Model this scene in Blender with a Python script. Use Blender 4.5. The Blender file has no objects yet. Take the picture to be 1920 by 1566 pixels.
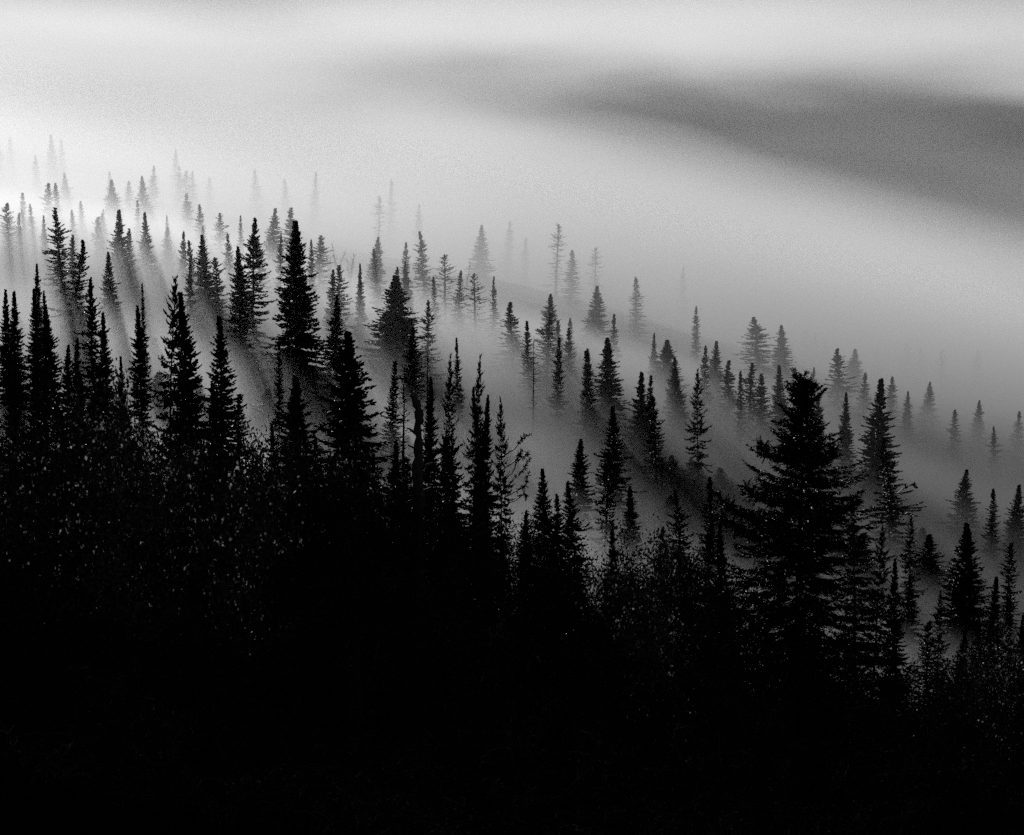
import bpy, bmesh, math, random
import numpy as np
from mathutils import Vector, Matrix

scene = bpy.context.scene
C = scene.collection

# ------------------------------------------------------------------ camera
FPX, CX, CY, HORIZON = 3733.0, 960.0, 783.0, 150.0
PITCH = math.atan((CY - HORIZON) / FPX)
cam_data = bpy.data.cameras.new("camera")
cam = bpy.data.objects.new("camera", cam_data)
C.objects.link(cam)
cam_data.sensor_fit = 'HORIZONTAL'
cam_data.sensor_width = 36.0
cam_data.lens = FPX * 36.0 / 1920.0
cam_data.clip_end = 20000.0
cam.location = (0, 0, 0)
cam.rotation_euler = (math.radians(90) - PITCH, 0, 0)
scene.camera = cam


def ray(px, py):
    """World direction through a point of the photograph, scaled to one metre forward."""
    u, v = (px - CX) / FPX, (CY - py) / FPX
    y = math.cos(PITCH) + v * math.sin(PITCH)
    z = -math.sin(PITCH) + v * math.cos(PITCH)
    return Vector((u / y, 1.0, z / y))


# ------------------------------------------------------------------ sun and sky
SUN_DIR = ray(-70, -714).normalized()
SUN_EL = math.asin(SUN_DIR.z)
SUN_AZ = math.atan2(SUN_DIR.x, SUN_DIR.y)
sun_data = bpy.data.lights.new("sun", 'SUN')
sun_data.energy = 5.0
sun_data.angle = math.radians(0.5)
sun_data.color = (1.0, 1.0, 1.0)
sun = bpy.data.objects.new("sun", sun_data)
C.objects.link(sun)
sun.rotation_euler = SUN_DIR.to_track_quat('Z', 'Y').to_euler()
sun.location = SUN_DIR * 300

world = bpy.data.worlds.new("World")
scene.world = world
world.use_nodes = True
nt = world.node_tree
nt.nodes.clear()
w_out = nt.nodes.new('ShaderNodeOutputWorld')
w_bg = nt.nodes.new('ShaderNodeBackground')
w_sky = nt.nodes.new('ShaderNodeTexSky')
w_sky.sky_type = 'NISHITA'
w_sky.sun_disc = False
w_sky.sun_elevation = SUN_EL
w_sky.sun_rotation = SUN_AZ
w_sky.dust_density = 0.3
w_bw = nt.nodes.new('ShaderNodeRGBToBW')          # the photograph is black and white
nt.links.new(w_sky.outputs[0], w_bw.inputs[0])
nt.links.new(w_bw.outputs[0], w_bg.inputs['Color'])
w_bg.inputs['Strength'].default_value = 0.05
nt.links.new(w_bg.outputs[0], w_out.inputs['Surface'])

# ------------------------------------------------------------------ exposure and renderer
vs = scene.view_settings
vs.view_transform = 'Standard'
vs.look = 'None'
vs.exposure = 0.37
vs.gamma = 1.0
cy = scene.cycles
cy.max_bounces = 2
cy.diffuse_bounces = 0
cy.glossy_bounces = 0
cy.transmission_bounces = 0
cy.volume_bounces = 0
cy.transparent_max_bounces = 8
cy.volume_max_steps = 400
cy.use_denoising = False
cy.use_adaptive_sampling = True
cy.adaptive_threshold = 0.02
cy.adaptive_min_samples = 24

rng = np.random.default_rng(11)
random.seed(11)


# ------------------------------------------------------------------ materials
def material(name, base, rough, spec=0.3, noise_scale=3.0, spread=0.35):
    m = bpy.data.materials.new(name)
    m.use_nodes = True
    t = m.node_tree
    b = t.nodes['Principled BSDF']
    tc = t.nodes.new('ShaderNodeTexCoord')
    n = t.nodes.new('ShaderNodeTexNoise')
    n.inputs['Scale'].default_value = noise_scale
    n.inputs['Detail'].default_value = 3.0
    r = t.nodes.new('ShaderNodeMapRange')
    r.inputs['From Min'].default_value = 0.3
    r.inputs['From Max'].default_value = 0.7
    r.inputs['To Min'].default_value = base * (1 - spread)
    r.inputs['To Max'].default_value = base * (1 + spread)
    cmb = t.nodes.new('ShaderNodeCombineColor')
    t.links.new(tc.outputs['Object'], n.inputs['Vector'])
    t.links.new(n.outputs['Fac'], r.inputs['Value'])
    for k in range(3):
        t.links.new(r.outputs['Result'], cmb.inputs[k])
    t.links.new(cmb.outputs[0], b.inputs['Base Color'])
    b.inputs['Roughness'].default_value = rough
    b.inputs['Specular IOR Level'].default_value = spec
    return m


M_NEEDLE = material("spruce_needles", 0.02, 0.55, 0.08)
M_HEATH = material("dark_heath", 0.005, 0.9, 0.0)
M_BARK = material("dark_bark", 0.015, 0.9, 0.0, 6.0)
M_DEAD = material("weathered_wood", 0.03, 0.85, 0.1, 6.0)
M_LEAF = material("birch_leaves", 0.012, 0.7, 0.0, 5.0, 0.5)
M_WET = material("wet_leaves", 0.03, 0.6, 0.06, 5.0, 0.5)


def let_light_through(m, amount):
    """Thin autumn leaves: some clumps glow when the sun stands behind them."""
    t = m.node_tree
    out = next(n for n in t.nodes if n.type == 'OUTPUT_MATERIAL')
    pr = t.nodes['Principled BSDF']
    tr = t.nodes.new('ShaderNodeBsdfTranslucent')
    tr.inputs['Color'].default_value = (0.45, 0.45, 0.45, 1)
    tc = t.nodes.new('ShaderNodeTexCoord')
    n = t.nodes.new('ShaderNodeTexNoise')
    n.inputs['Scale'].default_value = 3.5
    n.inputs['Detail'].default_value = 2.0
    r = t.nodes.new('ShaderNodeMapRange')
    r.inputs['From Min'].default_value = 0.6
    r.inputs['From Max'].default_value = 0.75
    r.inputs['To Max'].default_value = amount
    mix = t.nodes.new('ShaderNodeMixShader')
    t.links.new(tc.outputs['Object'], n.inputs['Vector'])
    t.links.new(n.outputs['Fac'], r.inputs['Value'])
    t.links.new(r.outputs['Result'], mix.inputs['Fac'])
    t.links.new(pr.outputs[0], mix.inputs[1])
    t.links.new(tr.outputs[0], mix.inputs[2])
    t.links.new(mix.outputs[0], out.inputs['Surface'])


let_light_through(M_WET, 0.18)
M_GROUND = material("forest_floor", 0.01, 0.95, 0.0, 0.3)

# ------------------------------------------------------------------ terrain
CROSS = 0.218
PROF_Y = [-60, 0, 20, 40, 60, 72, 90, 110, 130, 190, 260, 320, 400, 600, 800, 1200, 1700, 2200, 3000, 3800, 5000]
PROF_Z = [6, -1.8, -9.5, -16, -20, -22.5, -27, -31.5, -34.5, -36.8, -39.5, -43, -51, -67, -81, -112, -150, -120, 60, 280, 420]


def terrain(x, y):
    x = np.asarray(x, float); y = np.asarray(y, float)
    z0 = np.interp(y, PROF_Y, PROF_Z)
    fade = np.clip(1.0 - (y - 900) / 1400.0, 0.25, 1.0)
    xs = 220 * np.tanh(x / 220) * 0.75 + 0.25 * x
    bump = 0.5 * np.sin(x * 0.11 + 1.3) * np.cos(y * 0.07) + 0.35 * np.sin(x * 0.23 + y * 0.17)
    big = 8 * np.sin(x * 0.006 + y * 0.003) * np.clip((y - 700) / 900, 0, 1)
    near = np.clip(np.hypot(x, y) / 15.0, 0, 1)
    dip = 3 * np.exp(-((x + 15) / 35) ** 2 - ((y - 200) / 90) ** 2) + 8 * np.exp(-((x - 10) / 70) ** 2 - ((y - 430) / 140) ** 2) + 8 * np.exp(-((x + 100) / 90) ** 2 - ((y - 600) / 180) ** 2)
    return z0 - CROSS * xs * fade + bump * near + big + dip


def mesh_object(name, verts, faces, mat, parent=None, smooth=False):
    me = bpy.data.meshes.new(name)
    verts = np.asarray(verts, np.float32).reshape(-1, 3)
    if isinstance(faces, np.ndarray):
        n, k = faces.shape
        me.vertices.add(len(verts)); me.vertices.foreach_set('co', verts.ravel())
        me.loops.add(n * k); me.loops.foreach_set('vertex_index', faces.astype(np.int32).ravel())
        me.polygons.add(n); me.polygons.foreach_set('loop_start', np.arange(0, n * k, k, dtype=np.int32))
        me.update(calc_edges=True)
        me.validate()
    else:
        me.from_pydata([tuple(v) for v in verts], [], faces)
    if smooth:
        me.polygons.foreach_set('use_smooth', [True] * len(me.polygons))
    me.materials.append(mat)
    o = bpy.data.objects.new(name, me)
    C.objects.link(o)
    if parent:
        o.parent = parent
    return o


def face_outward(o):
    bm = bmesh.new()
    bm.from_mesh(o.data)
    bmesh.ops.recalc_face_normals(bm, faces=bm.faces)
    bm.to_mesh(o.data)
    bm.free()
    return o


def tag(o, label=None, cat=None, group=None, kind=None):
    for k, v in (('label', label), ('category', cat), ('group', group), ('kind', kind)):
        if v:
            o[k] = v
    return o


def grid(xs, ys):
    X, Y = np.meshgrid(xs, ys)
    V = np.stack([X, Y, terrain(X, Y)], -1).reshape(-1, 3)
    nx, ny = len(xs), len(ys)
    i = np.arange(nx - 1)[None, :] + nx * np.arange(ny - 1)[:, None]
    F = np.stack([i, i + 1, i + 1 + nx, i + nx], -1).reshape(-1, 4)
    return V, F


gx = np.unique(np.concatenate([np.linspace(-2600, -200, 40), np.linspace(-200, 200, 130), np.linspace(200, 2600, 40)]))
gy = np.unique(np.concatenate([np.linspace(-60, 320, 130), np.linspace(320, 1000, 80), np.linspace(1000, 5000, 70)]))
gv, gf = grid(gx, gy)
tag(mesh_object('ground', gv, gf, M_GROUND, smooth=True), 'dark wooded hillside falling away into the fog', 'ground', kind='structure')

# ------------------------------------------------------------------ fog: mist between the trees, and the haze and fog bank round the whole scene
class VolumeNodes:
    """A small helper to write a density as a sum of ramps in world space."""
    def __init__(self, name, anisotropy, albedo):
        self.m = bpy.data.materials.new(name)
        self.m.use_nodes = True
        self.t = self.m.node_tree
        self.t.nodes.clear()
        out = self.t.nodes.new('ShaderNodeOutputMaterial')
        self.vol = self.t.nodes.new('ShaderNodeVolumePrincipled')
        self.vol.inputs['Color'].default_value = (albedo, albedo, albedo, 1)
        self.vol.inputs['Anisotropy'].default_value = anisotropy
        self.t.links.new(self.vol.outputs[0], out.inputs['Volume'])
        self.geo = self.t.nodes.new('ShaderNodeNewGeometry')
        sep = self.t.nodes.new('ShaderNodeSeparateXYZ')
        self.t.links.new(self.geo.outputs['Position'], sep.inputs[0])
        self.X, self.Y, self.Z = sep.outputs

    def val(self, s, sock):
        if isinstance(s, (int, float)):
            sock.default_value = s
        else:
            self.t.links.new(s, sock)

    def mth(self, op, a, b=0.0, c=0.0):
        n = self.t.nodes.new('ShaderNodeMath'); n.operation = op
        self.val(a, n.inputs[0]); self.val(b, n.inputs[1]); self.val(c, n.inputs[2])
        return n.outputs[0]

    def add(self, a, b):
        return self.mth('ADD', a, b)

    def mul(self, a, b):
        return self.mth('MULTIPLY', a, b)

    def ramp(self, v, a, b, lo=0.0, hi=1.0, kind='SMOOTHSTEP'):
        n = self.t.nodes.new('ShaderNodeMapRange'); n.interpolation_type = kind
        self.val(v, n.inputs['Value'])
        n.inputs['From Min'].default_value = a; n.inputs['From Max'].default_value = b
        n.inputs['To Min'].default_value = lo; n.inputs['To Max'].default_value = hi
        return n.outputs['Result']

    def noise(self, scale, detail, stretch=(1, 1, 1), off=(0, 0, 0)):
        mp = self.t.nodes.new('ShaderNodeMapping')
        mp.inputs['Scale'].default_value = stretch
        mp.inputs['Location'].default_value = off
        self.t.links.new(self.geo.outputs['Position'], mp.inputs['Vector'])
        n = self.t.nodes.new('ShaderNodeTexNoise')
        n.inputs['Scale'].default_value = scale
        n.inputs['Detail'].default_value = detail
        self.t.links.new(mp.outputs[0], n.inputs['Vector'])
        return self.mth('SUBTRACT', n.outputs['Fac'], 0.5)

    def finish(self, density):
        self.t.links.new(density, self.vol.inputs['Density'])
        return self.m


SLOPE_Y = [45, 90, 130, 280, 600, 900, 1700]
SLOPE_Z = [-17, -27, -34.5, -40.5, -66, -88, -150]
MIST_DENSITY, MIST_TOP, MIST_TAIL = 0.10, 11.5, 0.003
BANK_DENSITY, VALLEY_DENSITY = 0.0010, 0.0050


def mist_material():
    N = VolumeNodes("mist", 0.76, 0.235)
    g = SLOPE_Z[0]
    for k in range(5):
        r = N.ramp(N.Y, SLOPE_Y[k], SLOPE_Y[k + 1], 0, SLOPE_Z[k + 1] - SLOPE_Z[k], 'LINEAR')
        g = r if k == 0 else N.add(g, r)
    h = N.mth('SUBTRACT', N.add(N.Z, -SLOPE_Z[0]), N.mth('MULTIPLY_ADD', N.X, -CROSS, g))
    n = N.noise(0.017, 2.0, (1, 1, 1.5))
    top = N.add(N.ramp(N.Y, 100, 190, 5.0, MIST_TOP, 'LINEAR'), N.ramp(N.Y, 300, 900, 0, MIST_TOP * 1.2, 'LINEAR'))
    top = N.mul(top, N.ramp(N.X, -12, 38, 1.0, 0.8))
    low = N.ramp(N.mth('MULTIPLY_ADD', n, -1.5, N.mth('DIVIDE', h, top)), 0.4, 1.15, 1, 0)
    near = N.mul(N.ramp(N.Y, 92, 125, 0, MIST_DENSITY), N.mul(N.ramp(N.Y, 180, 340, 1, 0.04), N.ramp(N.Y, 650, 880, 1, 0)))
    thin = N.mul(N.ramp(h, 6, 30, MIST_TAIL, 0), N.mul(N.ramp(N.Y, 130, 260, 0, 1), N.ramp(N.Y, 650, 880, 1, 0)))
    return N.finish(N.mth('MULTIPLY_ADD', low, near, thin))


def bank_material():
    N = VolumeNodes("haze", 0.22, 0.97)
    n = N.noise(0.008, 5.0, (0.6, 0.14, 2.4))
    # fog in the valley below, cloud above, a thin gap between them that widens to one side
    z_low = N.mth('MULTIPLY_ADD', N.X, -0.24, -26.0)
    z_high = N.mth('MULTIPLY_ADD', N.X, -0.035, 3.0)
    zw = N.mth('MULTIPLY_ADD', n, 95.0, N.Z)
    low = N.ramp(N.mth('SUBTRACT', zw, z_low), -30, 38, 1, 0)
    high = N.ramp(N.mth('SUBTRACT', zw, z_high), -34, 40, 0, 1)
    cap = N.ramp(N.Z, 30, 70, 1, 0)
    span = N.mul(N.ramp(N.Y, 200, 720, 0, 1), N.ramp(N.Y, 1700, 2000, 1, 0))
    valley = N.mul(N.ramp(N.mth('SUBTRACT', N.mth('MULTIPLY_ADD', n, 30.0, N.Z), z_low), -14, 16, 1, 0),
                   N.mul(N.ramp(N.Y, 180, 360, 0, VALLEY_DENSITY), N.ramp(N.Y, 650, 950, 1, 0)))
    bank = N.mul(N.mul(N.mul(N.mth('MAXIMUM', N.add(low, high), 0.19), cap), span), BANK_DENSITY)
    bank = N.mul(bank, N.ramp(n, -0.17, 0.17, .6, 1.65, 'LINEAR'))
    valley = N.mul(valley, N.ramp(N.X, -60, 0, 0.4, 1))
    return N.finish(N.add(bank, valley))


# the haze: one closed box round the camera and the scene
HX0, HX1, HY0, HY1, HZ0, HZ1 = -900, 900, -70, 2100, -420, 120
hv = [(x, y, z) for z in (HZ0, HZ1) for y in (HY0, HY1) for x in (HX0, HX1)]
hf = [(0, 2, 3, 1), (4, 5, 7, 6), (0, 1, 5, 4), (2, 6, 7, 3), (0, 4, 6, 2), (1, 3, 7, 5)]
m_bank = bank_material()
tag(face_outward(mesh_object('haze', hv, hf, m_bank)), 'white fog bank filling the valley beyond the trees', 'fog', kind='stuff')
m_bank.cycles.volume_step_rate = 55.0 / ((1800 + 2170 + 540) / 3 / 10)
# the mist: a closed layer lying on the slope
m_mist = mist_material()
mv, mf = [], []
MY = [62, 90, 130, 280, 600, 890]
for y in MY:
    for x in (-300, 300):
        z = float(np.interp(y, SLOPE_Y, SLOPE_Z)) - CROSS * x
        mv += [(x, y, z - 30), (x, y, z + 36)]
for k in range(len(MY) - 1):
    a = 4 * k; b = a + 4
    mf += [(a, a + 2, b + 2, b), (a + 1, b + 1, b + 3, a + 3), (a, b, b + 1, a + 1), (a + 2, a + 3, b + 3, b + 2)]
mf += [(0, 1, 3, 2), (4 * len(MY) - 4, 4 * len(MY) - 2, 4 * len(MY) - 1, 4 * len(MY) - 3)]
mist = face_outward(mesh_object('mist', mv, mf, m_mist))
tag(mist, 'low morning mist lying between the spruces on the slope', 'mist', kind='stuff')
_d = np.ptp(np.array(mv), axis=0).mean()
m_mist.cycles.volume_step_rate = 8.0 / (_d / 10)


# ------------------------------------------------------------------ spruce builder
def unit(a):
    return a / np.maximum(np.linalg.norm(a, axis=-1, keepdims=True), 1e-9)


def blades(P, D, Ln, W, r):
    """Crossed pointed blades (needled twigs): base P, direction D, length Ln, width W."""
    n = len(P)
    D = unit(D)
    ref = unit(r.normal(size=(n, 3)))
    A = unit(np.cross(D, ref)); B = np.cross(D, A)
    tip = P + D * Ln[:, None]
    mid = P + D * (Ln * r.uniform(0.3, 0.55, n))[:, None]
    w = (W * 0.5)[:, None]
    V = np.stack([P, tip, mid + A * w, mid - A * w, mid + B * w, mid - B * w], 1)
    i = np.arange(n)[:, None] * 6
    F = np.concatenate([i + np.array([[0, 2, 1, 3]]), i + np.array([[0, 4, 1, 5]])], 0)
    return V.reshape(-1, 3), F


def merge(parts):
    vs_, fs_, o = [], [], 0
    for v, f in parts:
        vs_.append(v); fs_.append(f + o); o += len(v)
    return np.concatenate(vs_), np.concatenate(fs_)


def tube(pts, rad, sides=6):
    """A tapered limb along points."""
    pts = np.asarray(pts, float); rad = np.asarray(rad, float)
    T = unit(np.gradient(pts, axis=0))
    ref = np.array([0.31, 0.95, 0.05]) if abs(T[0][2]) > 0.7 else np.array([0, 0, 1.0])
    A = unit(np.cross(T, ref)); B = np.cross(T, A)
    a = np.linspace(0, 2 * np.pi, sides, endpoint=False)
    V = pts[:, None] + rad[:, None, None] * (np.cos(a)[None, :, None] * A[:, None] + np.sin(a)[None, :, None] * B[:, None])
    n = len(pts)
    i = np.arange(n - 1)[:, None] * sides
    j = np.arange(sides)[None, :]
    jn = (j + 1) % sides
    F = np.stack([i + j, i + jn, i + sides + jn, i + sides + j], -1).reshape(-1, 4)
    return V.reshape(-1, 3), F


def spruce_meshes(seed, H=14.0, R=1.3, base=0.08, dz=0.33, nbr=6, power=0.8, ragged=0.3, gaps=0.06,
                  twig_gap=0.13, twig_len=0.42, twig_w=0.11, fine=0, droop=0.35, top_el=50, bare_low=0.0, crook=0.1, whorl=0.2, prof=None):
    r = np.random.default_rng(seed)
    # trunk line
    zz = np.linspace(0, H, 15)
    ox = crook * np.cumsum(r.normal(size=15)) * 0.25 * (zz / H); oy = crook * np.cumsum(r.normal(size=15)) * 0.25 * (zz / H)
    axis = lambda z: np.stack([np.interp(z, zz, ox), np.interp(z, zz, oy), z], -1)
    r0 = 0.010 * H + 0.02
    trunk = tube(np.stack([ox, oy, zz], -1), r0 * (1 - zz / H) ** 0.9 + 0.012, 7)
    P, D, Ln, W = [], [], [], []
    z = base * H
    while z < H - 0.05:
        t = (H - z) / H
        Lw = R * (float(np.interp(t, *prof)) if prof else min(1.0, (t * 1.05) ** power)) * (1 + whorl * r.normal()) + 0.03
        n = max(3, int(round(nbr + r.normal() * 0.8)))
        if t < 0.12:
            n = max(3, n - 1)
        a0 = r.uniform(0, 2 * np.pi)
        for k in range(n):
            if r.random() < gaps:
                continue
            az = a0 + 2 * np.pi * k / n + r.normal() * 0.28
            Lb = max(0.12, Lw * (1 + ragged * r.normal()))
            Lb = min(Lb, Lw * 1.35)
            e = math.radians(np.interp(t, [0, 0.08, 0.3, 0.6, 1.0], [top_el, top_el * 0.7, 12, -8, -24]) + r.normal() * 8)
            m = max(4, int(Lb / 0.16))
            s = np.linspace(0, 1, m)
            up = droop * Lb * np.interp(t, [0, 0.2, 1], [0.0, 0.5, 1.0])
            hor = Lb * s * math.cos(e)
            ver = Lb * s * math.sin(e) - up * 0.9 * s ** 2 + up * 0.8 * s ** 3.2
            sway = 0.06 * Lb * np.cumsum(r.normal(size=m)) / math.sqrt(m)
            ca, sa = math.cos(az), math.sin(az)
            zb = z + r.uniform(-0.5, 0.5) * dz
            pts = axis(np.array([zb]))[0] + np.stack([hor * ca - sway * sa, hor * sa + sway * ca, ver], -1)
            tan = unit(np.gradient(pts, axis=0))
            seg = np.diff(pts, axis=0)
            P.append(pts[:-1]); D.append(seg); Ln.append(np.linalg.norm(seg, axis=1) * 1.25)
            W.append(np.full(m - 1, twig_w * 0.8) * (1 if t < 1 - bare_low else 0.35))
            side = np.array([-sa, ca, 0.0])
            nt_ = max(3, int(Lb / twig_gap))
            bl = t > 1 - bare_low
            if bl:
                nt_ = max(1, nt_ // 4)
            for sg in (-1, 1):
                q = np.sort(r.uniform(0.12, 1.0, nt_))
                bp = np.stack([np.interp(q, s, pts[:, c]) for c in range(3)], -1)
                bt = np.stack([np.interp(q, s, tan[:, c]) for c in range(3)], -1)
                ln = (twig_len * min(1.0, 0.35 + Lb / 1.6) * (1.05 - 0.65 * q)) * r.uniform(0.55, 1.25, nt_)
                sd = bt * r.uniform(0.5, 0.9, (nt_, 1)) + sg * side * r.uniform(0.5, 1.0, (nt_, 1))
                sd[:, 2] += r.normal(size=nt_) * 0.22 - 0.30 * (t > 0.25) + 0.25 * (t < 0.1)
                sd = unit(sd)
                if not fine:
                    P.append(bp); D.append(sd); Ln.append(ln); W.append(np.full(nt_, twig_w) * r.uniform(0.7, 1.3, nt_))
                else:
                    P.append(bp); D.append(sd); Ln.append(ln); W.append(np.full(nt_, twig_w) * r.uniform(0.7, 1.2, nt_))
                    for f in range(fine):
                        u = (f + 0.6) / (fine + 0.4)
                        fp = bp + sd * (ln * u)[:, None]
                        fs = unit(np.cross(sd, np.array([0, 0, 1.0])) * (1 if f % 2 else -1) + sd * 0.9 + r.normal(size=(nt_, 3)) * 0.28 + np.array([0, 0, -0.15]))
                        P.append(fp); D.append(fs); Ln.append(ln * (0.55 - 0.3 * u) * r.uniform(0.7, 1.2, nt_)); W.append(np.full(nt_, twig_w * 0.85))
            # growing tip
            P.append(pts[-1:]); D.append(tan[-1:] + np.array([[0, 0, 0.25]])); Ln.append(np.array([0.22 * min(1, 0.5 + Lb)])); W.append(np.array([twig_w * 0.8]))
        z += dz * (0.55 + 0.75 * t) * r.uniform(0.7, 1.3)
    # leader
    top = axis(np.array([H]))[0]
    P.append(np.array([top - [0, 0, 0.9], top - [0, 0, 0.5], top - [0, 0, 0.2]])); D.append(np.array([[0, 0, 1.0], [0.03, 0, 1], [0, 0.05, 1]])); Ln.append(np.array([0.9, 0.6, 0.3])); W.append(np.array([twig_w * 1.2, twig_w, twig_w * 0.7]))
    crown = blades(np.concatenate(P), np.concatenate(D), np.concatenate(Ln), np.concatenate(W), r)
    return trunk, crown


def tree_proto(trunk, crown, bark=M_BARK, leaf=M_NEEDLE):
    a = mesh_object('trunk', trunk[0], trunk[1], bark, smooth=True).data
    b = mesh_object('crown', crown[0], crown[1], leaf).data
    for o in list(C.objects):
        if o.data in (a, b):
            bpy.data.objects.remove(o)
    return a, b


PROTO = {}
def proto(key, H, R, **kw):
    t, c = spruce_meshes(hash_seed(key), H, R, **kw)
    PROTO[key] = (*tree_proto(t, c), H, R)
def hash_seed(s):
    return sum((i + 1) * ord(ch) for i, ch in enumerate(s))


proto('n1', 14, 1.15, nbr=7, power=0.75, ragged=0.32, gaps=0.08, dz=0.28, twig_w=0.14, twig_gap=0.11)
proto('n1b', 14, 1.15, nbr=7, power=0.75, ragged=0.32, gaps=0.08, dz=0.28, twig_w=0.14, twig_gap=0.11)
proto('n1c', 14, 1.15, nbr=7, power=0.75, ragged=0.32, gaps=0.08, dz=0.28, twig_w=0.14, twig_gap=0.11)
proto('n2', 14, 1.05, nbr=6, power=0.75, ragged=0.25, dz=0.26, whorl=0.28, twig_w=0.13, twig_gap=0.11)
proto('n2b', 14, 1.05, nbr=6, power=0.75, ragged=0.25, dz=0.26, whorl=0.28, twig_w=0.13, twig_gap=0.11)
proto('n2c', 14, 1.05, nbr=6, power=0.75, ragged=0.25, dz=0.26, whorl=0.28, twig_w=0.13, twig_gap=0.11)
proto('n3', 14, 1.2, nbr=6, power=0.6, ragged=0.42, gaps=0.15, dz=0.3, whorl=0.35, twig_w=0.14)
proto('n3b', 14, 1.2, nbr=6, power=0.6, ragged=0.42, gaps=0.15, dz=0.3, whorl=0.35, twig_w=0.14)
proto('n3c', 14, 1.2, nbr=6, power=0.6, ragged=0.42, gaps=0.15, dz=0.3, whorl=0.35, twig_w=0.14)
proto('m1', 14, 1.6, nbr=9, power=0.95, ragged=0.24, gaps=0.04, dz=0.25, twig_w=0.15, twig_gap=0.11)
proto('m1b', 14, 1.6, nbr=9, power=0.95, ragged=0.24, gaps=0.04, dz=0.25, twig_w=0.15, twig_gap=0.11)
proto('m1c', 14, 1.6, nbr=9, power=0.95, ragged=0.24, gaps=0.04, dz=0.25, twig_w=0.15, twig_gap=0.11)
proto('m2', 14, 1.7, nbr=9, power=0.9, ragged=0.3, whorl=0.25, dz=0.27, twig_w=0.15, twig_gap=0.11)
proto('m2b', 14, 1.7, nbr=9, power=0.9, ragged=0.3, whorl=0.25, dz=0.27, twig_w=0.15, twig_gap=0.11)
proto('m2c', 14, 1.7, nbr=9, power=0.9, ragged=0.3, whorl=0.25, dz=0.27, twig_w=0.15, twig_gap=0.11)
proto('m3', 14, 1.6, nbr=7, power=0.9, ragged=0.4, gaps=0.1, whorl=0.35, crook=0.3, dz=0.3, twig_w=0.15)
proto('m3b', 14, 1.6, nbr=7, power=0.9, ragged=0.4, gaps=0.1, whorl=0.35, crook=0.3, dz=0.3, twig_w=0.15)
proto('m3c', 14, 1.6, nbr=7, power=0.9, ragged=0.4, gaps=0.1, whorl=0.35, crook=0.3, dz=0.3, twig_w=0.15)
proto('b1', 14, 2.2, nbr=11, power=0.95, ragged=0.22, gaps=0.03, twig_len=0.5, dz=0.24, twig_w=0.15)
proto('b2', 14, 2.3, nbr=10, power=0.95, ragged=0.3, twig_len=0.55, whorl=0.25, dz=0.26, twig_w=0.15)
proto('s1', 14, 1.0, nbr=5, power=0.45, ragged=0.4, gaps=0.25, dz=0.4, twig_gap=0.18, twig_w=0.11, whorl=0.3)
proto('d1', 14, 1.0, nbr=4, power=0.7, ragged=0.45, gaps=0.25, dz=0.4, twig_gap=0.4, twig_len=0.25, twig_w=0.05, whorl=0.3)
proto('r1', 12, 2.1, nbr=6, power=0.7, ragged=0.38, gaps=0.12, dz=0.42, twig_gap=0.11, twig_len=0.5, twig_w=0.09, fine=2, droop=0.5, whorl=0.3, crook=0.25)
proto('h2', 8, 1.6, nbr=6, power=0.9, ragged=0.3, gaps=0.1, dz=0.36, twig_gap=0.09, twig_len=0.5, twig_w=0.05, fine=4, droop=0.4, whorl=0.2)
proto('h1', 16, 3.3, prof=([0, 0.035, 0.15, 0.2, 0.275, 0.33, 0.5, 1], [0.05, 0.2, 0.27, 0.38, 0.6, 0.78, 1, 1]), nbr=8, power=0.78, ragged=0.3, gaps=0.05, dz=0.32, twig_gap=0.085, twig_len=0.55, twig_w=0.055, fine=5, droop=0.55, whorl=0.2)


def place_tree(px, py, wpx, var, d, label, group=None):
    """Stand a spruce on the slope, d metres away, its tip seen at (px, py) in the photograph."""
    R = ray(px, py)
    while d > 138 and group != G_SHADE and R.z * d - float(terrain(R.x * d, d)) < (11 if px < 1480 else 9):      # too small for a grown tree: it stands nearer
        d *= 0.97
    x = R.x * d
    zg = float(terrain(x, d))
    H = R.z * d - zg
    if var + 'b' in PROTO:
        var += random.choice(('', 'b', 'c'))
    tm, cm, PH, PR = PROTO[var]
    root = bpy.data.objects.new('spruce_tree', None)
    C.objects.link(root)
    root.location = (x, d, zg - 0.15)
    root.rotation_euler = (random.gauss(0, 0.028), random.gauss(0, 0.028), random.uniform(0, 6.28))
    sxy = (wpx * 0.5 * (1.1 if var in ('h1', 'h2', 'r1') else 1.8 if (wpx >= 36 and d < 250) or d < 135 else 1.65) * d / FPX) / PR
    root.scale = (sxy, sxy, (H + 0.15) / PH)
    tag(root, label, 'spruce tree', group)
    for nm, me in (('trunk', tm), ('crown', cm)):
        o = bpy.data.objects.new(nm, me)
        C.objects.link(o)
        o.parent = root
    LOG.append((px, py, d, H, 2 * sxy * PR))
    BY_TIP[px] = (root, d)
    return root


LOG, BY_TIP = [], {}
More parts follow.
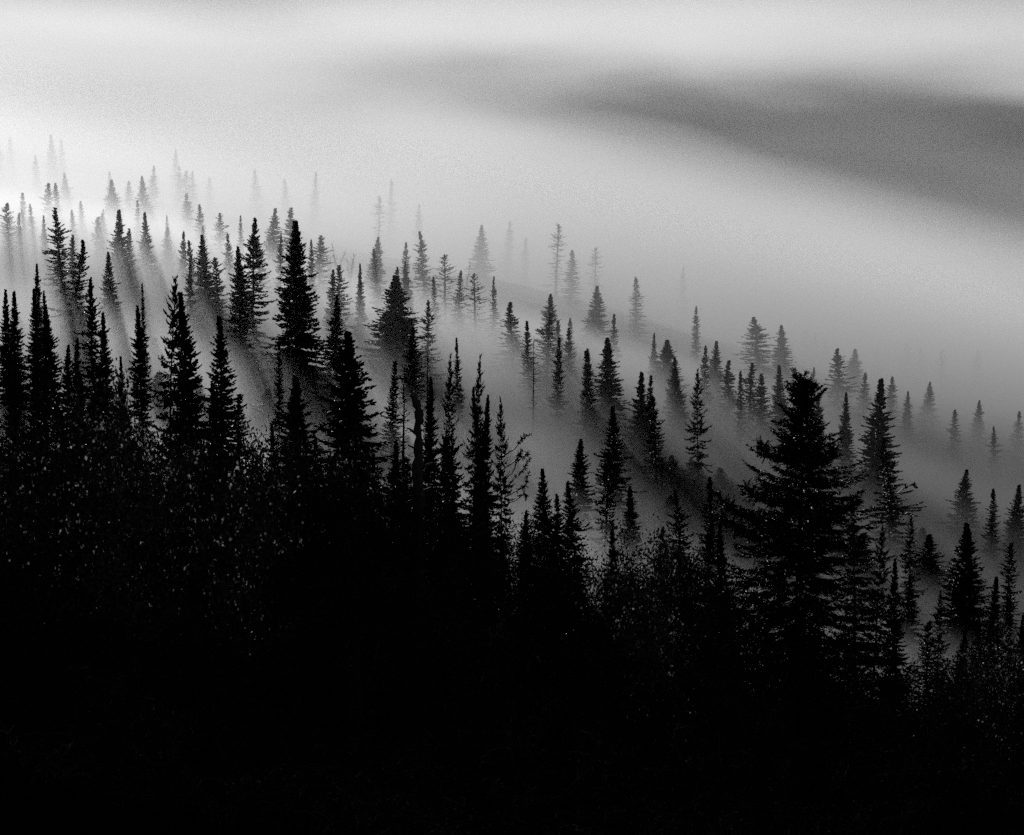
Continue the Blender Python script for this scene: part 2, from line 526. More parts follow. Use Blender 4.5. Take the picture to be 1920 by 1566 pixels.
# TREES_BEGIN
SHADE_TREE_H = 5.5
G_FAINT = 'spruces fading into the white fog'
TREES = [
# ---- far left, faint in the white fog
(0,268,20,'n1',560,'grey half spruce cut off by the edge above the highest left tree row','' ),
(20,258,15,'n2',590,'pale spruce tip next to the tallest faint spruce high on the left',''),
(97,253,22,'m1',560,'highest standing spruce of all, pale grey, alone above the left tree rows',''),
(115,261,15,'n2',600,'pale smaller spruce touching the highest standing spruce',''),
(66,291,14,'n1',560,'thin pale spruce just below the highest standing spruce',''),
(124,324,26,'m1',380,'grey spruce with a long tapering tip, topmost of three at upper left',''),
(91,345,26,'n3',330,'shaggy grey spruce, first of three side by side at upper left',''),
(110,343,20,'n1',350,'slim grey spruce in the middle of three at upper left',''),
(43,362,24,'n2',280,'grey narrow spruce beside the knob topped dark one at the left edge',''),
(15,382,30,'n3',215,'dark knob topped spruce at the left edge casting a long fog shadow',''),
(58,391,18,'n2',290,'shorter spruce of a grey pair right of the knob topped one',''),
(64,383,20,'n1',300,'taller spruce of a grey pair right of the knob topped one',''),
(149,378,20,'n1',300,'dark grey narrow spruce right of the black spruce with outstretched top boughs',''),
(170,407,22,'n3',270,'lower twin of a dark spruce pair with merged crowns',''),
(179,401,24,'n1',275,'higher twin of a dark spruce pair with merged crowns',''),
(111,391,48,'m3',185,'ragged black spruce with outstretched top boughs and bare side branches',''),
(205,322,14,'n2',560,'pale spruce tip rising just behind the broad grey spruce',''),
(208,337,38,'m1',315,'broad grey spruce standing over the dense black one',''),
(238,340,20,'n2',390,'faint thin spruce between two broad grey ones',''),
(265,331,32,'m2',330,'grey spruce with an even pointed cone above the dark slanting one',''),
(279,311,18,'n1',450,'faint spruce tip behind the grey one with an even cone',''),
(220,394,42,'m1',205,'dense black spruce, widest of the upper left row',''),
(245,428,24,'n1',215,'small black spruce snug beside the dense widest one',''),
(255,376,16,'n2',290,'thin grey spruce in front of the even grey cone',''),
(274,399,34,'m1',215,'black spruce slightly slanting into its own dark fog shadow',''),
(326,281,13,'n2',640,'ghostly spruce tip, highest above the faint cluster',''),
(335,311,16,'n1',520,'ghostly spruce, leftmost of the faint three in a cluster',''),
(345,321,18,'n3',500,'ghostly spruce, darkest of the faint three in a cluster',''),
(358,321,16,'n2',520,'ghostly spruce, rightmost of the faint three in a cluster',''),
(391,332,14,'n2',600,'ghostly spruce tip standing apart beside the faint cluster',''),
(352,362,22,'n1',390,'grey narrow spruce directly below the faint cluster',''),
(374,385,22,'n2',380,'grey slim spruce behind the top of a dense black one',''),
(409,401,26,'n3',340,'grey round shouldered spruce standing alone in pale fog',''),
(448,404,14,'n2',520,'very faint spruce just left of the tall black twin crowned pair',''),
(481,318,18,'n2',620,'barely visible spruce high in white fog',G_FAINT),
(535,335,18,'n1',640,'barely visible spruce high in white fog',G_FAINT),
(585,322,16,'n2',640,'barely visible spruce high in white fog',G_FAINT),
(730,335,16,'n1',660,'barely visible spruce high in white fog',G_FAINT),
(783,384,16,'n2',560,'barely visible spruce high in white fog',G_FAINT),
# ---- second rows on the left
(336,436,20,'n2',260,'thin dark grey spruce standing free in the lit fog gap',''),
(361,453,22,'n3',225,'small dark spruce tucked to the left of a dense black cone',''),
(382,442,42,'m1',190,'dense black cone shaped spruce in front of grey slim ones',''),
(374,424,18,'n2',240,'dark tip poking up behind the dense black cone',''),
(351,491,28,'m3',235,'grey ragged spruce low behind the black cone',''),
(417,484,32,'n3',190,'dark shaggy spruce between the black cone and the tall black pair',''),
(445,466,46,'m2',170,'lower black spruce of a tall pair whose crowns overlap',''),
(467,411,50,'m3',180,'taller black spruce of a pair, with layered drooping boughs',''),
(494,443,28,'n1',235,'dark grey spruce right behind the layered black one',''),
(504,391,40,'m2',270,'grey spruce with layered boughs between two tall black ones',''),
(544,390,32,'n1',280,'grey spruce peeking out behind the tallest dense black one',''),
(551,416,80,'b1',165,'tallest dense black spruce in the middle of the light beams',''),
(580,451,16,'n2',400,'thin faint spruce right of the tallest dense black one',''),
(597,444,34,'n3',250,'dark spruce with a flat shouldered top beside the bare birch',''),
(613,505,24,'n1',230,'small dark spruce below the flat shouldered one',''),
(632,500,34,'n3',210,'ragged black spruce with downswept boughs near the tallest one',''),
(623,554,44,'m2',165,'black bushy spruce in shadow at the foot of the tallest one',''),
(133,455,52,'m3',165,'tall black spruce with hanging tufts, foremost of the upper left',''),
(129,441,24,'n1',190,'black tip directly behind the tall one with hanging tufts',''),
(201,472,36,'m1',235,'smooth grey spruce drawing a long pointed shadow in lit fog',''),
(67,496,28,'m1',260,'soft grey spruce sunk in fog behind three black ones',''),
(0,545,36,'m1',128,'black spruce cut by the left edge beside a row of three',''),
(22,547,38,'m1',130,'black spruce, first of the three even cones at lower left',''),
(58,546,38,'m2',132,'black spruce, second of the three even cones at lower left',''),
(82,547,18,'n2',210,'thin grey spruce between two black even cones',''),
(94,570,44,'m1',125,'black spruce, third and shortest of the even cones at lower left',''),
(166,525,46,'m3',128,'shaggy black spruce leaning against the tall tufted one',''),
(193,585,38,'m1',118,'small black spruce with saw toothed edges beside the shaggy one',''),
(38,643,44,'m2',95,'black spruce low at left, mostly lost in the dark thicket',''),
(222,671,30,'m1',100,'little black spruce tip beside the bright birch leaves',''),
(260,575,40,'m2',122,'dark spruce half hidden behind the open branched black one',''),
(266,532,14,'n2',240,'thin grey tip beside the open branched black spruce',''),
(295,523,92,'r1',88,'open branched black spruce with separate ragged boughs',''),
(363,546,58,'m1',112,'black spruce with a slim spire beside the open branched one',''),
(408,599,66,'m2',106,'black spruce with dense feathery sides next to the slim spire',''),
(518,636,18,'n2',200,'tiny grey spruce inside the lit beam between black trunks',''),
(653,624,120,'b2',108,'broad black spruce with a stepped edge, largest at centre left',''),
(557,705,92,'b2',96,'dark pointed spruce low in the shadow of the beams',''),
(638,812,40,'m1',92,'small dark spruce between the low pointed one and the snag',''),
# ---- centre
(700,445,32,'m1',340,'grey spruce standing free above the flat topped black cone',''),
(712,466,20,'n1',380,'pale small spruce next to the free standing grey one',''),
(709,368,16,'s1',470,'pale sparse spruce with short stubby boughs high in the fog',''),
(757,455,18,'n2',440,'pale little spruce cone left of the bushy topped dark one',''),
(797,435,36,'m3',280,'dark spruce with a bushy top and two spreading arms',''),
(768,491,28,'m1',320,'soft grey spruce low beside the bushy topped one',''),
(834,477,28,'s1',255,'dark sparse spire with short boughs near the bushy topped one',''),
(818,519,18,'n1',270,'small grey spruce at the foot of the sparse spire',''),
(855,508,22,'n2',320,'grey slim spruce right of the sparse spire',''),
(891,512,28,'s1',250,'dark narrow spruce with irregular tufts standing alone',''),
(737,518,96,'b1',185,'flat topped black cone with clean sloping sides',''),
(773,615,44,'m1',170,'dark spruce in the shadow under the flat topped cone',''),
(799,566,24,'n3',270,'grey narrow spruce in lit fog right of the flat topped cone',''),
(862,633,18,'n1',230,'grey stubby spruce in shadow above the black twin spires',''),
(726,676,32,'n2',190,'grey spruce with a thick top and thin foot beside the broad one',''),
(800,660,28,'d1',150,'thin grey spruce tip behind the snag and dark cone',''),
(794,707,44,'m1',105,'black spruce standing directly behind the snag',''),
(835,665,56,'r1',112,'first black twin spire with long wispy side boughs',''),
(877,667,54,'r1',110,'second black twin spire with drooping layered boughs',''),
(892,743,38,'m2',105,'dark spruce leaning on the second twin spire',''),
(919,730,40,'m3',105,'dark spruce with a thin top between twin spires and long armed tree',''),
(941,750,56,'r1',96,'black spruce at the end of the group, above long reaching arms',''),
(736,831,52,'m2',95,'dim dark spruce in the thicket left of the snag',''),
(900,423,34,'m1',400,'pale grey wide spruce above the lone tufted one',''),
(949,415,18,'n1',560,'faint spruce sunk deep in fog, near the pale wide one',''),
(983,446,16,'n2',540,'faint small spruce below and beside the deep sunken one',''),
(1041,420,20,'s1',400,'grey spruce with a ball of needles near its tip',''),
(1071,469,24,'n1',380,'grey soft spruce right of the ball tipped one',''),
(1118,464,18,'s1',440,'faint thin spruce with a club shaped top',''),
(1117,537,42,'m1',290,'grey full spruce alone in the fog right of centre',''),
(1195,520,22,'n2',410,'faint slender spruce alone in bright fog',''),
(1279,502,16,'n2',600,'almost vanished spruce beside the brightest fog patch',''),
(1307,574,16,'n1',430,'faint thin spruce tip in bright fog above the tall cone',''),
(964,569,54,'m3',205,'black shaggy spruce with bare lower arms, first of the centre group',''),
(995,602,26,'n2',270,'grey spruce behind the bare pole in the centre group',''),
(1000,635,18,'d1',190,'dead bare pole of a spruce in the centre group',''),
(1031,554,42,'m2',225,'dark grey broad topped spruce behind the curved black one',''),
(1021,589,36,'n3',200,'black slightly curved spruce in the centre group',''),
(1050,602,26,'n1',220,'dark tapering spruce right of the broad topped one',''),
(1043,635,24,'n2',200,'small black spruce in the heart of the centre group',''),
(1066,616,26,'n1',205,'black slim spruce at the end of the centre group',''),
(1076,598,20,'n2',290,'pale grey spruce behind the end of the centre group',''),
(1104,654,26,'n1',205,'left one of two joined dark spruces by the steep black cone',''),
(1112,658,26,'n2',208,'right one of two joined dark spruces by the steep black cone',''),
(1140,634,58,'m1',180,'steep black cone with full skirts right of the centre group',''),
(1078,826,50,'m2',150,'dim grey spruce standing in the shadow streaks',''),
(1023,882,46,'m1',108,'dark small spruce between the long arms and the dim grey one',''),
(1050,928,34,'n1',92,'narrow dark spruce low in the thicket at centre',''),
(1095,908,54,'m3',90,'bushy topped dark spruce low in the thicket at centre',''),
(1148,765,54,'m2',150,'dark feathery spruce below the steep black cone',''),
(1134,847,36,'n3',125,'tall thin dark spruce in front of the feathery one',''),
(1153,985,34,'m1',85,'short dark spruce behind the bright leaved shrub',''),
(1188,911,46,'m1',128,'soft dark spruce fading in the shadow above the shrub',''),
# ---- right of centre
(1198,698,46,'m1',170,'black spruce with a thin spire top and dense body',''),
(1210,703,24,'n2',230,'grey spruce tip behind the thin spired black one',''),
(1237,745,36,'n2',170,'dark spruce with a long slender tip beside the dense body',''),
(1243,638,64,'b1',240,'wide dark grey cone, largest of three descending in step',''),
(1262,673,36,'m1',235,'middle dark spruce of three descending in step',''),
(1280,691,36,'m1',235,'lowest dark spruce of three descending in step',''),
(1314,694,56,'r1',165,'black open spruce with see through lower boughs',''),
(1343,642,36,'m1',330,'pale grey cone shaped spruce above the see through black one',''),
(1366,678,46,'m3',215,'dark spruce with a bushy crown, first of a row of four',''),
(1389,697,20,'n2',220,'thinnest dark spruce in a row of four',''),
(1407,684,32,'n3',210,'dark spruce with a wavy outline, third of a row of four',''),
(1430,701,34,'n1',210,'dark spruce, last of a row of four by the hero tree',''),
(1426,598,58,'m3',290,'grey airy spruce with upswept boughs behind the row of four',''),
(1467,611,40,'m1',370,'pale spruce with a soft outline beside the airy one',''),
(1470,686,36,'m1',250,'grey spruce just left of the large near tree top',''),
(1509,619,20,'n1',560,'ghost of a spruce in the faint row at right',G_FAINT+' at right'),
(1528,630,18,'n2',560,'ghost of a spruce in the faint row at right',G_FAINT+' at right'),
(1549,632,18,'n1',560,'ghost of a spruce in the faint row at right',G_FAINT+' at right'),
(1646,652,16,'n2',560,'ghost of a spruce in the faint row at right',G_FAINT+' at right'),
(1703,643,22,'n1',580,'ghost of a spruce in the faint row at right',G_FAINT+' at right'),
(1731,652,16,'n2',560,'ghost of a spruce in the faint row at right',G_FAINT+' at right'),
(1767,657,16,'s1',500,'small faint spruce with a clubbed tip, clearest of the ghostly row',''),
(1833,657,20,'n1',580,'ghost of a spruce in the faint row at right',G_FAINT+' at right'),
(1573,651,48,'m3',270,'grey shaggy spruce with a blunt tip right of the large near tree',''),
(1602,654,36,'m1',330,'pale spruce directly behind the blunt tipped one',''),
(1535,737,26,'n1',200,'dark spruce edge showing behind the large near tree',''),
(1591,737,34,'m1',200,'dark pointed spruce below the blunt tipped one',''),
(1649,712,60,'m1',190,'black bell shaped spruce with flared skirts at right',''),
(1670,705,24,'n1',320,'grey spruce peeking behind the bell shaped one',''),
(1741,717,28,'m1',320,'grey spruce alone in the fog right of the bell shaped one',''),
(1836,751,26,'m1',350,'pale grey spruce in fog, second from the right edge',''),
(1907,772,22,'n1',370,'pale spruce fading at the right edge',''),
(1680,823,60,'m3',165,'black spruce with a knotty top and one long arm at right',''),
(1808,880,46,'m2',210,'grey hazy spruce above the full dark cone at far right',''),
(1863,915,26,'n1',220,'thin grey spruce beside the black tip at right edge',''),
(1907,908,40,'m1',180,'dark spruce tip at the right edge, above the lower trees',''),
(1714,965,54,'r1',140,'dim sparse spruce with drooping arms next to the large near tree',''),
(1706,1080,40,'m2',125,'dim shadowy spruce low under the drooping armed one',''),
(1814,985,80,'b1',130,'full dark cone with layered boughs, biggest at far right',''),
(1893,1016,34,'n3',165,'grey thin spruce behind the full dark cone',''),
(1861,1085,48,'m1',110,'dark spruce directly below and right of the full cone',''),
(1899,1121,30,'n1',105,'slim dark spruce close to the lower right edge',''),
(1918,1154,36,'m1',95,'black spruce cut by the lower right edge',''),
(1833,1157,40,'m1',92,'small black spruce in front of the full dark cone',''),
(1762,1107,56,'r1',92,'black tufted spruce standing before the fog at lower right',''),
(753,722,46,'d1',84,'thin dead spruce with bare fine twigs just left of the thick snag',''),
# ---- near, in front of everything
(1336,893,36,'n1',125,'dark narrow spruce touching the long left arm of the large tree',''),
(1291,919,50,'m3',105,'black spruce with spiky boughs left of the large near tree',''),
(1313,967,36,'m3',90,'small black spruce with a thin leader in front of the spiky one',''),
(1507,718,272,'h1',72,'large near black spruce with wide ragged boughs, biggest of all',''),
(1612,972,150,'h2',64,'young near spruce with a long bare leader beside the large one',''),
(1643,988,80,'r1',78,'black spruce rising right behind the young one with the bare leader',''),
(1681,1052,44,'m1',82,'small pointed black spruce at the edge of the near group',''),
]

T_DARK = 'dim spruce sunk in the dark trees behind the foreground thicket'
G_DARK = 'spruces sunk in the dark behind the thicket'
for k, (px, py, w, d) in enumerate([(10, 660, 44, 92), (70, 690, 44, 84), (110, 650, 46, 104), (135, 640, 44, 98), (150, 700, 44, 86), (185, 690, 44, 92), (240, 740, 40, 84),
                                    (330, 720, 46, 88), (395, 720, 46, 90), (440, 745, 44, 95), (520, 800, 46, 86), (590, 815, 44, 88), (700, 850, 44, 86), (765, 860, 44, 92),
                                    (830, 830, 50, 90), (870, 820, 50, 88), (905, 850, 46, 84), (1075, 985, 40, 84), (985, 960, 40, 86), (1240, 990, 40, 84),
                                    (1360, 985, 44, 80), (1735, 1165, 40, 84), (1800, 1180, 40, 84), (1875, 1170, 40, 86)]):
    TREES.append((px, py, w, ('m1', 'n3', 'm2', 'm3')[k % 4], d, T_DARK, G_DARK))
SHRUBS = [
(208,705,46,2,'birch shrub with the brightest leaf discs, below the little black spruce tip',''),
(238,775,47,0,'birch shrub with scattered shiny leaves at the foot of the open branched spruce',''),
(300,765,50,1,'birch shrub with a light branch crossing the open branched trunk',''),
(438,822,48,0,'birch shrub with a bright cluster of leaves under the feathery black spruce',''),
(498,790,85,3,'pale soft shrub in the shade left of the low pointed spruce',''),
(40,760,47,1,'tall dark shrub with dull leaves below the three even cones',''),
(615,818,82,3,'pale bush with fine leaves right of the low pointed spruce',''),
(666,872,78,3,'small pale bush below the broad black spruce',''),
(1198,1005,56,0,'shrub with sparkling leaves in the open low gap at centre right',''),
(1242,1012,54,2,'shrub with a few bright leaves beside the sparkling one',''),
(1262,996,74,3,'small pale bush behind the sparkling shrub, next to the spiky spruce',''),
(1815,1212,62,1,'shrub with light leaf edges under the full dark cone',''),
(1862,1188,66,0,'shrub with pale twigs at the lower right, below the dark spruces',''),
]

T_SHADE = 'added spruce sunk in the fog to shade it between the black trees'
G_SHADE = 'added spruces sunk in the fog to shade it'
FROM = [(467,411,180),(445,466,170),(551,416,165),(382,442,190),(133,455,165),(111,391,185),(220,394,205),(274,399,215),(15,382,215),
        (964,569,205),(1031,554,225),(1050,602,220),(1140,634,180),(1243,638,240),(1262,673,235),(1314,694,165),(1649,712,190),(1198,698,170),(1407,684,210)]
for k, (px, py, d0) in enumerate(FROM):  # added spruces below each source tree, low in the fog to darken it
    slope = (px + 70) / (py + 714)
    for d in (168, 148, 132, 118):
        if d > d0 - 12 or (px > 900 and d < 140):
            continue
        y = py
        while True:                      # walk down the shaded strip of fog until a tree of this height fits
            x = -70 + slope * (y + 714)
            q = ray(x, y) * d
            if q.z - float(terrain(q.x, d)) < SHADE_TREE_H or y > 1000:
                break
            y += 4
        TREES.append((round(x), round(y), (64, 56, 60)[k % 3], ('m1', 'm2', 'b2')[k % 3], d, T_SHADE, G_SHADE))

T_GREY = 'soft grey spruce among the paler ones crowding the misty slope'
G_GREY = 'soft grey spruces crowding the misty slope'
for k, (px, py, w, d) in enumerate([(30, 400, 20, 310), (78, 405, 22, 290), (135, 395, 20, 320), (192, 395, 20, 330), (300, 425, 22, 300), (315, 405, 18, 350), (430, 440, 22, 290), (522, 440, 22, 300),
                                    (570, 480, 22, 290), (672, 495, 22, 300), (742, 500, 22, 300), (925, 520, 22, 300), (1150, 590, 22, 290), (1225, 625, 22, 290), (1320, 650, 24, 280), (1515, 690, 24, 280),
                                    (1620, 700, 24, 290), (1700, 735, 24, 280), (1790, 770, 24, 280), (1870, 800, 24, 270)]):
    TREES.append((px, py, w, ('n1', 'm1', 'n2', 'm3')[k % 4], d, T_GREY, G_GREY))
# TREES_END
for tr in TREES:
    place_tree(*tr)


# ------------------------------------------------------------------ leafy birch shrubs
def leaves(P, size, r):
    """Flat pointed-oval leaves, one quad each, hanging at random angles."""
    n = len(P)
    N = unit(r.normal(size=(n, 3)) * np.array([1, 1, 0.2]))
    A = unit(np.cross(N, r.normal(size=(n, 3)))); B = np.cross(N, A)
    s_ = (size * r.uniform(0.7, 1.3, n))[:, None]
    V = np.stack([P, P + A * s_ * 0.5 + B * s_ * 0.36, P + A * s_, P + A * s_ * 0.5 - B * s_ * 0.36], 1)
    F = np.arange(n * 4).reshape(n, 4)
    return V.reshape(-1, 3), F


def birch_meshes(seed, H=5.0, spread=1.5, stems=4, nleaf=4000, leaf=0.07):
    r = np.random.default_rng(seed)
    wood, tips = [], []
    for k in range(stems):
        az = r.uniform(0, 6.28); out = spread * r.uniform(0.25, 0.7); hh = H * r.uniform(0.72, 1.0) if k else H
        s_ = np.linspace(0, 1, 9)
        off = 0.12 * np.cumsum(r.normal(size=(9, 2)), 0) * s_[:, None]
        pts = np.stack([math.cos(az) * out * s_ ** 1.3 + off[:, 0], math.sin(az) * out * s_ ** 1.3 + off[:, 1], hh * s_], -1)
        wood.append(tube(pts, 0.045 * (1 - s_) + 0.006, 5))
        for b in range(16):
            u = r.uniform(0.22, 0.98)
            p0 = np.array([np.interp(u, s_, pts[:, c]) for c in range(3)])
            a2 = r.uniform(0, 6.28); ln = spread * r.uniform(0.35, 0.85) * (1.15 - 0.75 * u)
            q = np.linspace(0, 1, 6)
            bp = p0 + np.stack([math.cos(a2) * ln * q, math.sin(a2) * ln * q, ln * (0.75 * q - 0.5 * q ** 2)], -1) + 0.04 * np.cumsum(r.normal(size=(6, 3)), 0) * q[:, None]
            wood.append(tube(bp, 0.014 * (1 - q) + 0.004, 4))
            tips.append(bp[1:])
        tips.append(pts[5:])
    tips = np.concatenate(tips)
    c = tips[r.integers(0, len(tips), nleaf)]
    P = c + r.normal(size=(nleaf, 3)) * np.array([0.16, 0.16, 0.14])
    return merge(wood), leaves(P, leaf, r)


BIRCH = []
for k, (H, sp, st, nl) in enumerate([(5.0, 1.5, 4, 3600), (4.2, 1.8, 5, 4200), (6.0, 1.4, 3, 3000), (3.2, 1.9, 6, 3800)]):
    w_, l_ = birch_meshes(40 + k, H, sp, st, nl)
    BIRCH.append((*tree_proto(w_, l_, M_BARK, M_LEAF), H))


WET = [[x[1].copy() for x in BIRCH]][0]
for me in WET:
    me.materials.clear()
    me.materials.append(M_WET)


def place_shrub(px, py, d, var, label, group=None, wet=True):
    R = ray(px, py)
    x = R.x * d
    zg = float(terrain(x, d))
    H = max(1.2, R.z * d - zg)
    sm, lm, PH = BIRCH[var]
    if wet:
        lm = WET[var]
    root = bpy.data.objects.new('birch_shrub', None)
    C.objects.link(root)
    root.location = (x, d, zg - 0.1)
    root.rotation_euler = (0, 0, random.uniform(0, 6.28))
    k = (H + 0.1) / PH
    sxy = min(1.25, max(0.8, k))
    root.scale = (sxy, sxy, k)
    tag(root, label, 'shrub', group)
    for nm, me in (('stem', sm), ('foliage', lm)):
        o = bpy.data.objects.new(nm, me)
        C.objects.link(o)
        o.parent = root
    return root


THICKET = 'birch shrubs massed in the black foreground'
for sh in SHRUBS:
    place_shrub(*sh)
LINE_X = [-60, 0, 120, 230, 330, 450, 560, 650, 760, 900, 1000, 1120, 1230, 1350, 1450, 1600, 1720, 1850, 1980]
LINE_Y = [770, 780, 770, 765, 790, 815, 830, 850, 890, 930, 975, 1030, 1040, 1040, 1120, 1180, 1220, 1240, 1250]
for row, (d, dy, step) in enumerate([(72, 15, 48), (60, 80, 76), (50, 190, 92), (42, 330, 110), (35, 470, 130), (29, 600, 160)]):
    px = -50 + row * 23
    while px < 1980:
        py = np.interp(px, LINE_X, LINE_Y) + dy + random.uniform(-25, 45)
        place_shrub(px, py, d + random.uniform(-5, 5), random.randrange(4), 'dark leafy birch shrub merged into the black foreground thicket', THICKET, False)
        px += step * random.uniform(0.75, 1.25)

# ------------------------------------------------------------------ undergrowth on the slope: nobody could count it
r_ = np.random.default_rng(5)
N = 170000
yy = 8 + 270 * r_.random(N) ** 1.9
xx = (r_.random(N) - 0.5) * (0.6 * yy + 14)
Pu = np.stack([xx, yy, terrain(xx, yy)], -1)
tall = np.clip(0.35 + 0.5 * np.sin(xx * 0.9 + 2 * np.sin(yy * 0.4)) * np.sin(yy * 0.7) + 0.2 * r_.normal(size=N), 0.15, 1.2)
Du = r_.normal(size=(N, 3)) * 0.6 + np.array([0, 0, 1.0])
uv_, uf_ = blades(Pu, Du, tall * (0.7 + yy / 120), 0.12 + 0.0012 * yy, r_)
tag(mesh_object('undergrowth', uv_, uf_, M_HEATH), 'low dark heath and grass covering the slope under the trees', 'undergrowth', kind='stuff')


# ------------------------------------------------------------------ broken dead trunk
def limb(p0, p1, r0, r1, bend, r, n=7):
    q = np.linspace(0, 1, n)
    pts = np.array(p0) + (np.array(p1) - np.array(p0)) * q[:, None] + bend * np.cumsum(r.normal(size=(n, 3)), 0) * q[:, None] * 0.4
    return tube(pts, r0 + (r1 - r0) * q, 6), pts


def at(px, py, d):
    return ray(px, py) * d


def snag():
    r = np.random.default_rng(77)
    d = 80.0
    P = [at(*p, d) for p in ((771, 732), (776, 745), (781, 757), (786, 775), (783, 800), (785, 850), (783, 900), (784, 960), (781, 1020))]
    base = Vector((P[-1].x, d, float(terrain(P[-1].x, d)) - 0.2))
    root = bpy.data.objects.new('dead_snag', None)
    C.objects.link(root)
    root.location = base
    tag(root, 'thick bare dead trunk with a crooked broken top beside the thin dead spruce', 'dead tree')
    loc = [np.array(p - base) for p in P] + [np.array((0.02, 0, 0.0))]
    pts = np.array(loc[::-1])
    # more points with a little wobble
    q = np.linspace(0, len(pts) - 1, 36)
    pp = np.stack([np.interp(q, range(len(pts)), pts[:, c]) for c in range(3)], -1) + r.normal(size=(36, 3)) * 0.018
    ku = np.linspace(0, 1, 36)
    rad = np.interp(ku, [0, 0.3, 0.75, 0.9, 1], [0.28, 0.23, 0.17, 0.13, 0.05]) * (1 + 0.2 * r.normal(size=36))
    t_ = tube(pp, rad, 9)
    mesh_object('trunk', t_[0], t_[1], M_DEAD, root, smooth=True)
    for (px, py, qx, qy, th) in ((784, 880, 812, 868, 0.11), (783, 925, 808, 912, 0.09), (783, 815, 764, 802, 0.09), (784, 845, 766, 834, 0.07), (782, 965, 804, 988, 0.08), (783, 790, 795, 762, 0.07), (782, 900, 765, 902, 0.06)):
        a = np.array(at(px, py, d) - base); b = np.array(at(qx, qy, d - r.uniform(-0.4, 0.4)) - base)
        (v, f), _ = limb(a, b, th, th * 0.35, 0.03, r)
        mesh_object('branch_stub', v, f, M_DEAD, root)
    return root


snag()


# ------------------------------------------------------------------ leafless birches in the fog
def bare_birch(seed):
    r = np.random.default_rng(seed)
    parts = []
    for k in range(3):
        az = r.uniform(0, 6.28); n = 9; q = np.linspace(0, 1, n); H = r.uniform(7.5, 10)
        pts = np.stack([math.cos(az) * 1.0 * q ** 1.5, math.sin(az) * 1.0 * q ** 1.5, H * q], -1) + 0.08 * np.cumsum(r.normal(size=(n, 3)), 0) * q[:, None]
        parts.append((pts, 0.07 * (1 - q) + 0.012))
    trunk = merge([tube(p, w, 5) for p, w in parts])
    tw = []
    for pts, _ in parts:
        for b in range(34):
            u = r.uniform(0.4, 1.0); p0 = np.array([np.interp(u, np.linspace(0, 1, 9), pts[:, c]) for c in range(3)])
            a2 = r.uniform(0, 6.28); ln = r.uniform(0.6, 1.8) * (1.25 - 0.7 * u); q = np.linspace(0, 1, 5)
            bp = p0 + np.stack([math.cos(a2) * ln * 0.5 * q, math.sin(a2) * ln * 0.5 * q, ln * 0.8 * q], -1) + 0.05 * np.cumsum(r.normal(size=(5, 3)), 0)
            tw.append(tube(bp, 0.022 * (1 - q) + 0.010, 4))
    return trunk, merge(tw)


BARE = [tree_proto(*bare_birch(90 + k), M_BARK, M_BARK) for k in range(2)]
for k, (px, py, d, lab) in enumerate([(617, 470, 300, 'leafless birch with thin upright stems next to the flat shouldered spruce'),
                                      (634, 462, 310, 'leafless birch with wispy twigs, middle one of the bare birches'),
                                      (655, 474, 300, 'leafless birch with fuzzy twigs, last in the row of bare birches'),
                                      (872, 498, 330, 'faint leafless birch between the sparse spire and the lone tufted spruce')]):
    Rr = ray(px, py); zg = float(terrain(Rr.x * d, d))
    root = bpy.data.objects.new('bare_birch', None); C.objects.link(root)
    root.location = (Rr.x * d, d, zg); root.rotation_euler = (0, 0, k * 1.7)
    kk = (Rr.z * d - zg) / 9.5
    root.scale = (1.0, 1.0, kk)
    tag(root, lab, 'birch tree')
    for nm, me in zip(('trunk', 'crown'), BARE[k % 2]):
        o = bpy.data.objects.new(nm, me); C.objects.link(o); o.parent = root


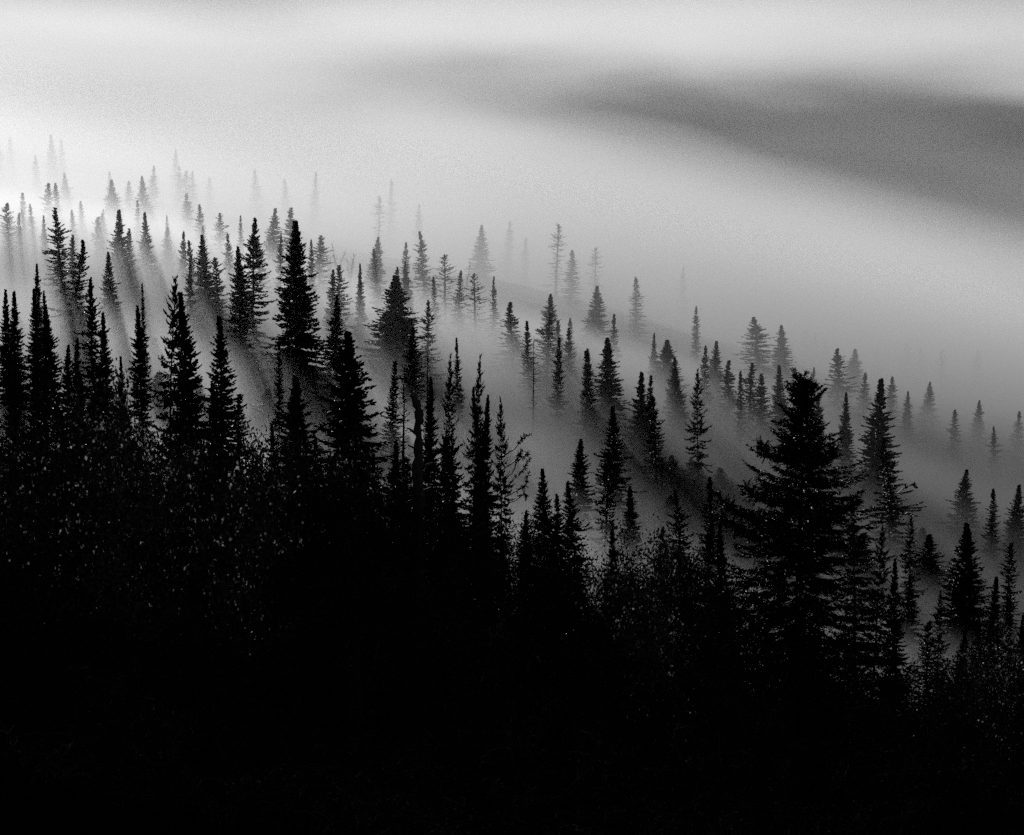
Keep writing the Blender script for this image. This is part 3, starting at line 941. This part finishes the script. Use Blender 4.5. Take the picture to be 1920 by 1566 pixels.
# ------------------------------------------------------------------ long boughs reaching out of particular trees
def bough(root, pts, r, thick=0.035, twig=0.32, tw=0.07, dens=16, bare=0.25):
    """A long needled bough through world points, a part of its tree."""
    pts = np.array([tuple(p) for p in pts], float)
    M = np.array(root.matrix_basis.inverted())
    q = np.linspace(0, len(pts) - 1, 14)
    pp = np.stack([np.interp(q, range(len(pts)), pts[:, c]) for c in range(3)], -1)
    pp[1:] += 0.025 * np.cumsum(r.normal(size=(13, 3)), 0) * 0.5
    u = np.linspace(0, 1, 14)
    tv, tf = tube(pp, thick * (1 - u) + 0.008, 5)
    L_ = np.linalg.norm(np.diff(pp, axis=0), axis=1).sum()
    n = int(L_ * dens)
    T = unit(np.gradient(pp, axis=0))
    k = r.uniform(bare, 1, n)
    bp = np.stack([np.interp(k, u, pp[:, c]) for c in range(3)], -1)
    bt = np.stack([np.interp(k, u, T[:, c]) for c in range(3)], -1)
    sd = unit(bt * 0.8 + r.normal(size=(n, 3)) * 0.7 + np.array([0, 0, 0.1]))
    ln = twig * r.uniform(0.5, 1.2, n) * (1.1 - 0.4 * k)
    P, D, Ls, W = [bp], [sd], [ln], [np.full(n, tw)]
    for f in range(4):
        w = 0.25 + 0.2 * f
        P.append(bp + sd * (ln * w)[:, None]); D.append(unit(sd * 0.9 + r.normal(size=(n, 3)) * 0.6)); Ls.append(ln * 0.5); W.append(np.full(n, tw * 0.8))
    bv, bf = blades(np.concatenate(P), np.concatenate(D), np.concatenate(Ls), np.concatenate(W), r)
    v, f = merge([(tv, tf), (bv, bf)])
    v = (np.concatenate([v, np.ones((len(v), 1))], 1) @ M.T)[:, :3]
    mesh_object('bough', v, f, M_NEEDLE, root)


rb = np.random.default_rng(8)
for (tip, arms) in ((941, (((943, 855), (965, 842), (980, 822), (995, 815)), ((943, 880), (965, 865), (985, 855), (992, 848)), ((942, 905), (962, 888), (974, 860), (978, 846)),
                           ((942, 920), (960, 905), (978, 888), (994, 862)), ((940, 935), (962, 925), (984, 915), (992, 885)), ((940, 950), (965, 940), (985, 925), (990, 935)))),
                    (1507, (((1500, 1010), (1440, 975), (1385, 965), (1345, 928)), ((1505, 960), (1450, 945), (1415, 930), (1395, 912)), ((1510, 990), (1560, 965), (1590, 955), (1612, 942)),
                            ((1505, 1060), (1440, 1020), (1400, 1000), (1358, 975)), ((1510, 880), (1545, 870), (1560, 850), (1562, 838)), ((1503, 880), (1460, 860), (1440, 845), (1428, 835)))),
                    (1680, (((1682, 925), (1695, 915), (1708, 908), (1722, 918)),)),
                    (111, (((112, 480), (100, 474), (90, 474), (80, 478)),)),
                    (964, (((966, 668), (955, 664), (945, 663), (936, 664)),))):
    root, d = BY_TIP[tip]
    for arm in arms:
        ps = [at(px, py, d - 0.5 * k) for k, (px, py) in enumerate(arm)]
        bough(root, ps, rb, **(dict(twig=0.45, tw=0.055, dens=34) if tip == 1507 else dict(twig=0.2, tw=0.06, dens=14, bare=0.45) if tip == 941 else dict(twig=0.35, tw=0.14, dens=9)))
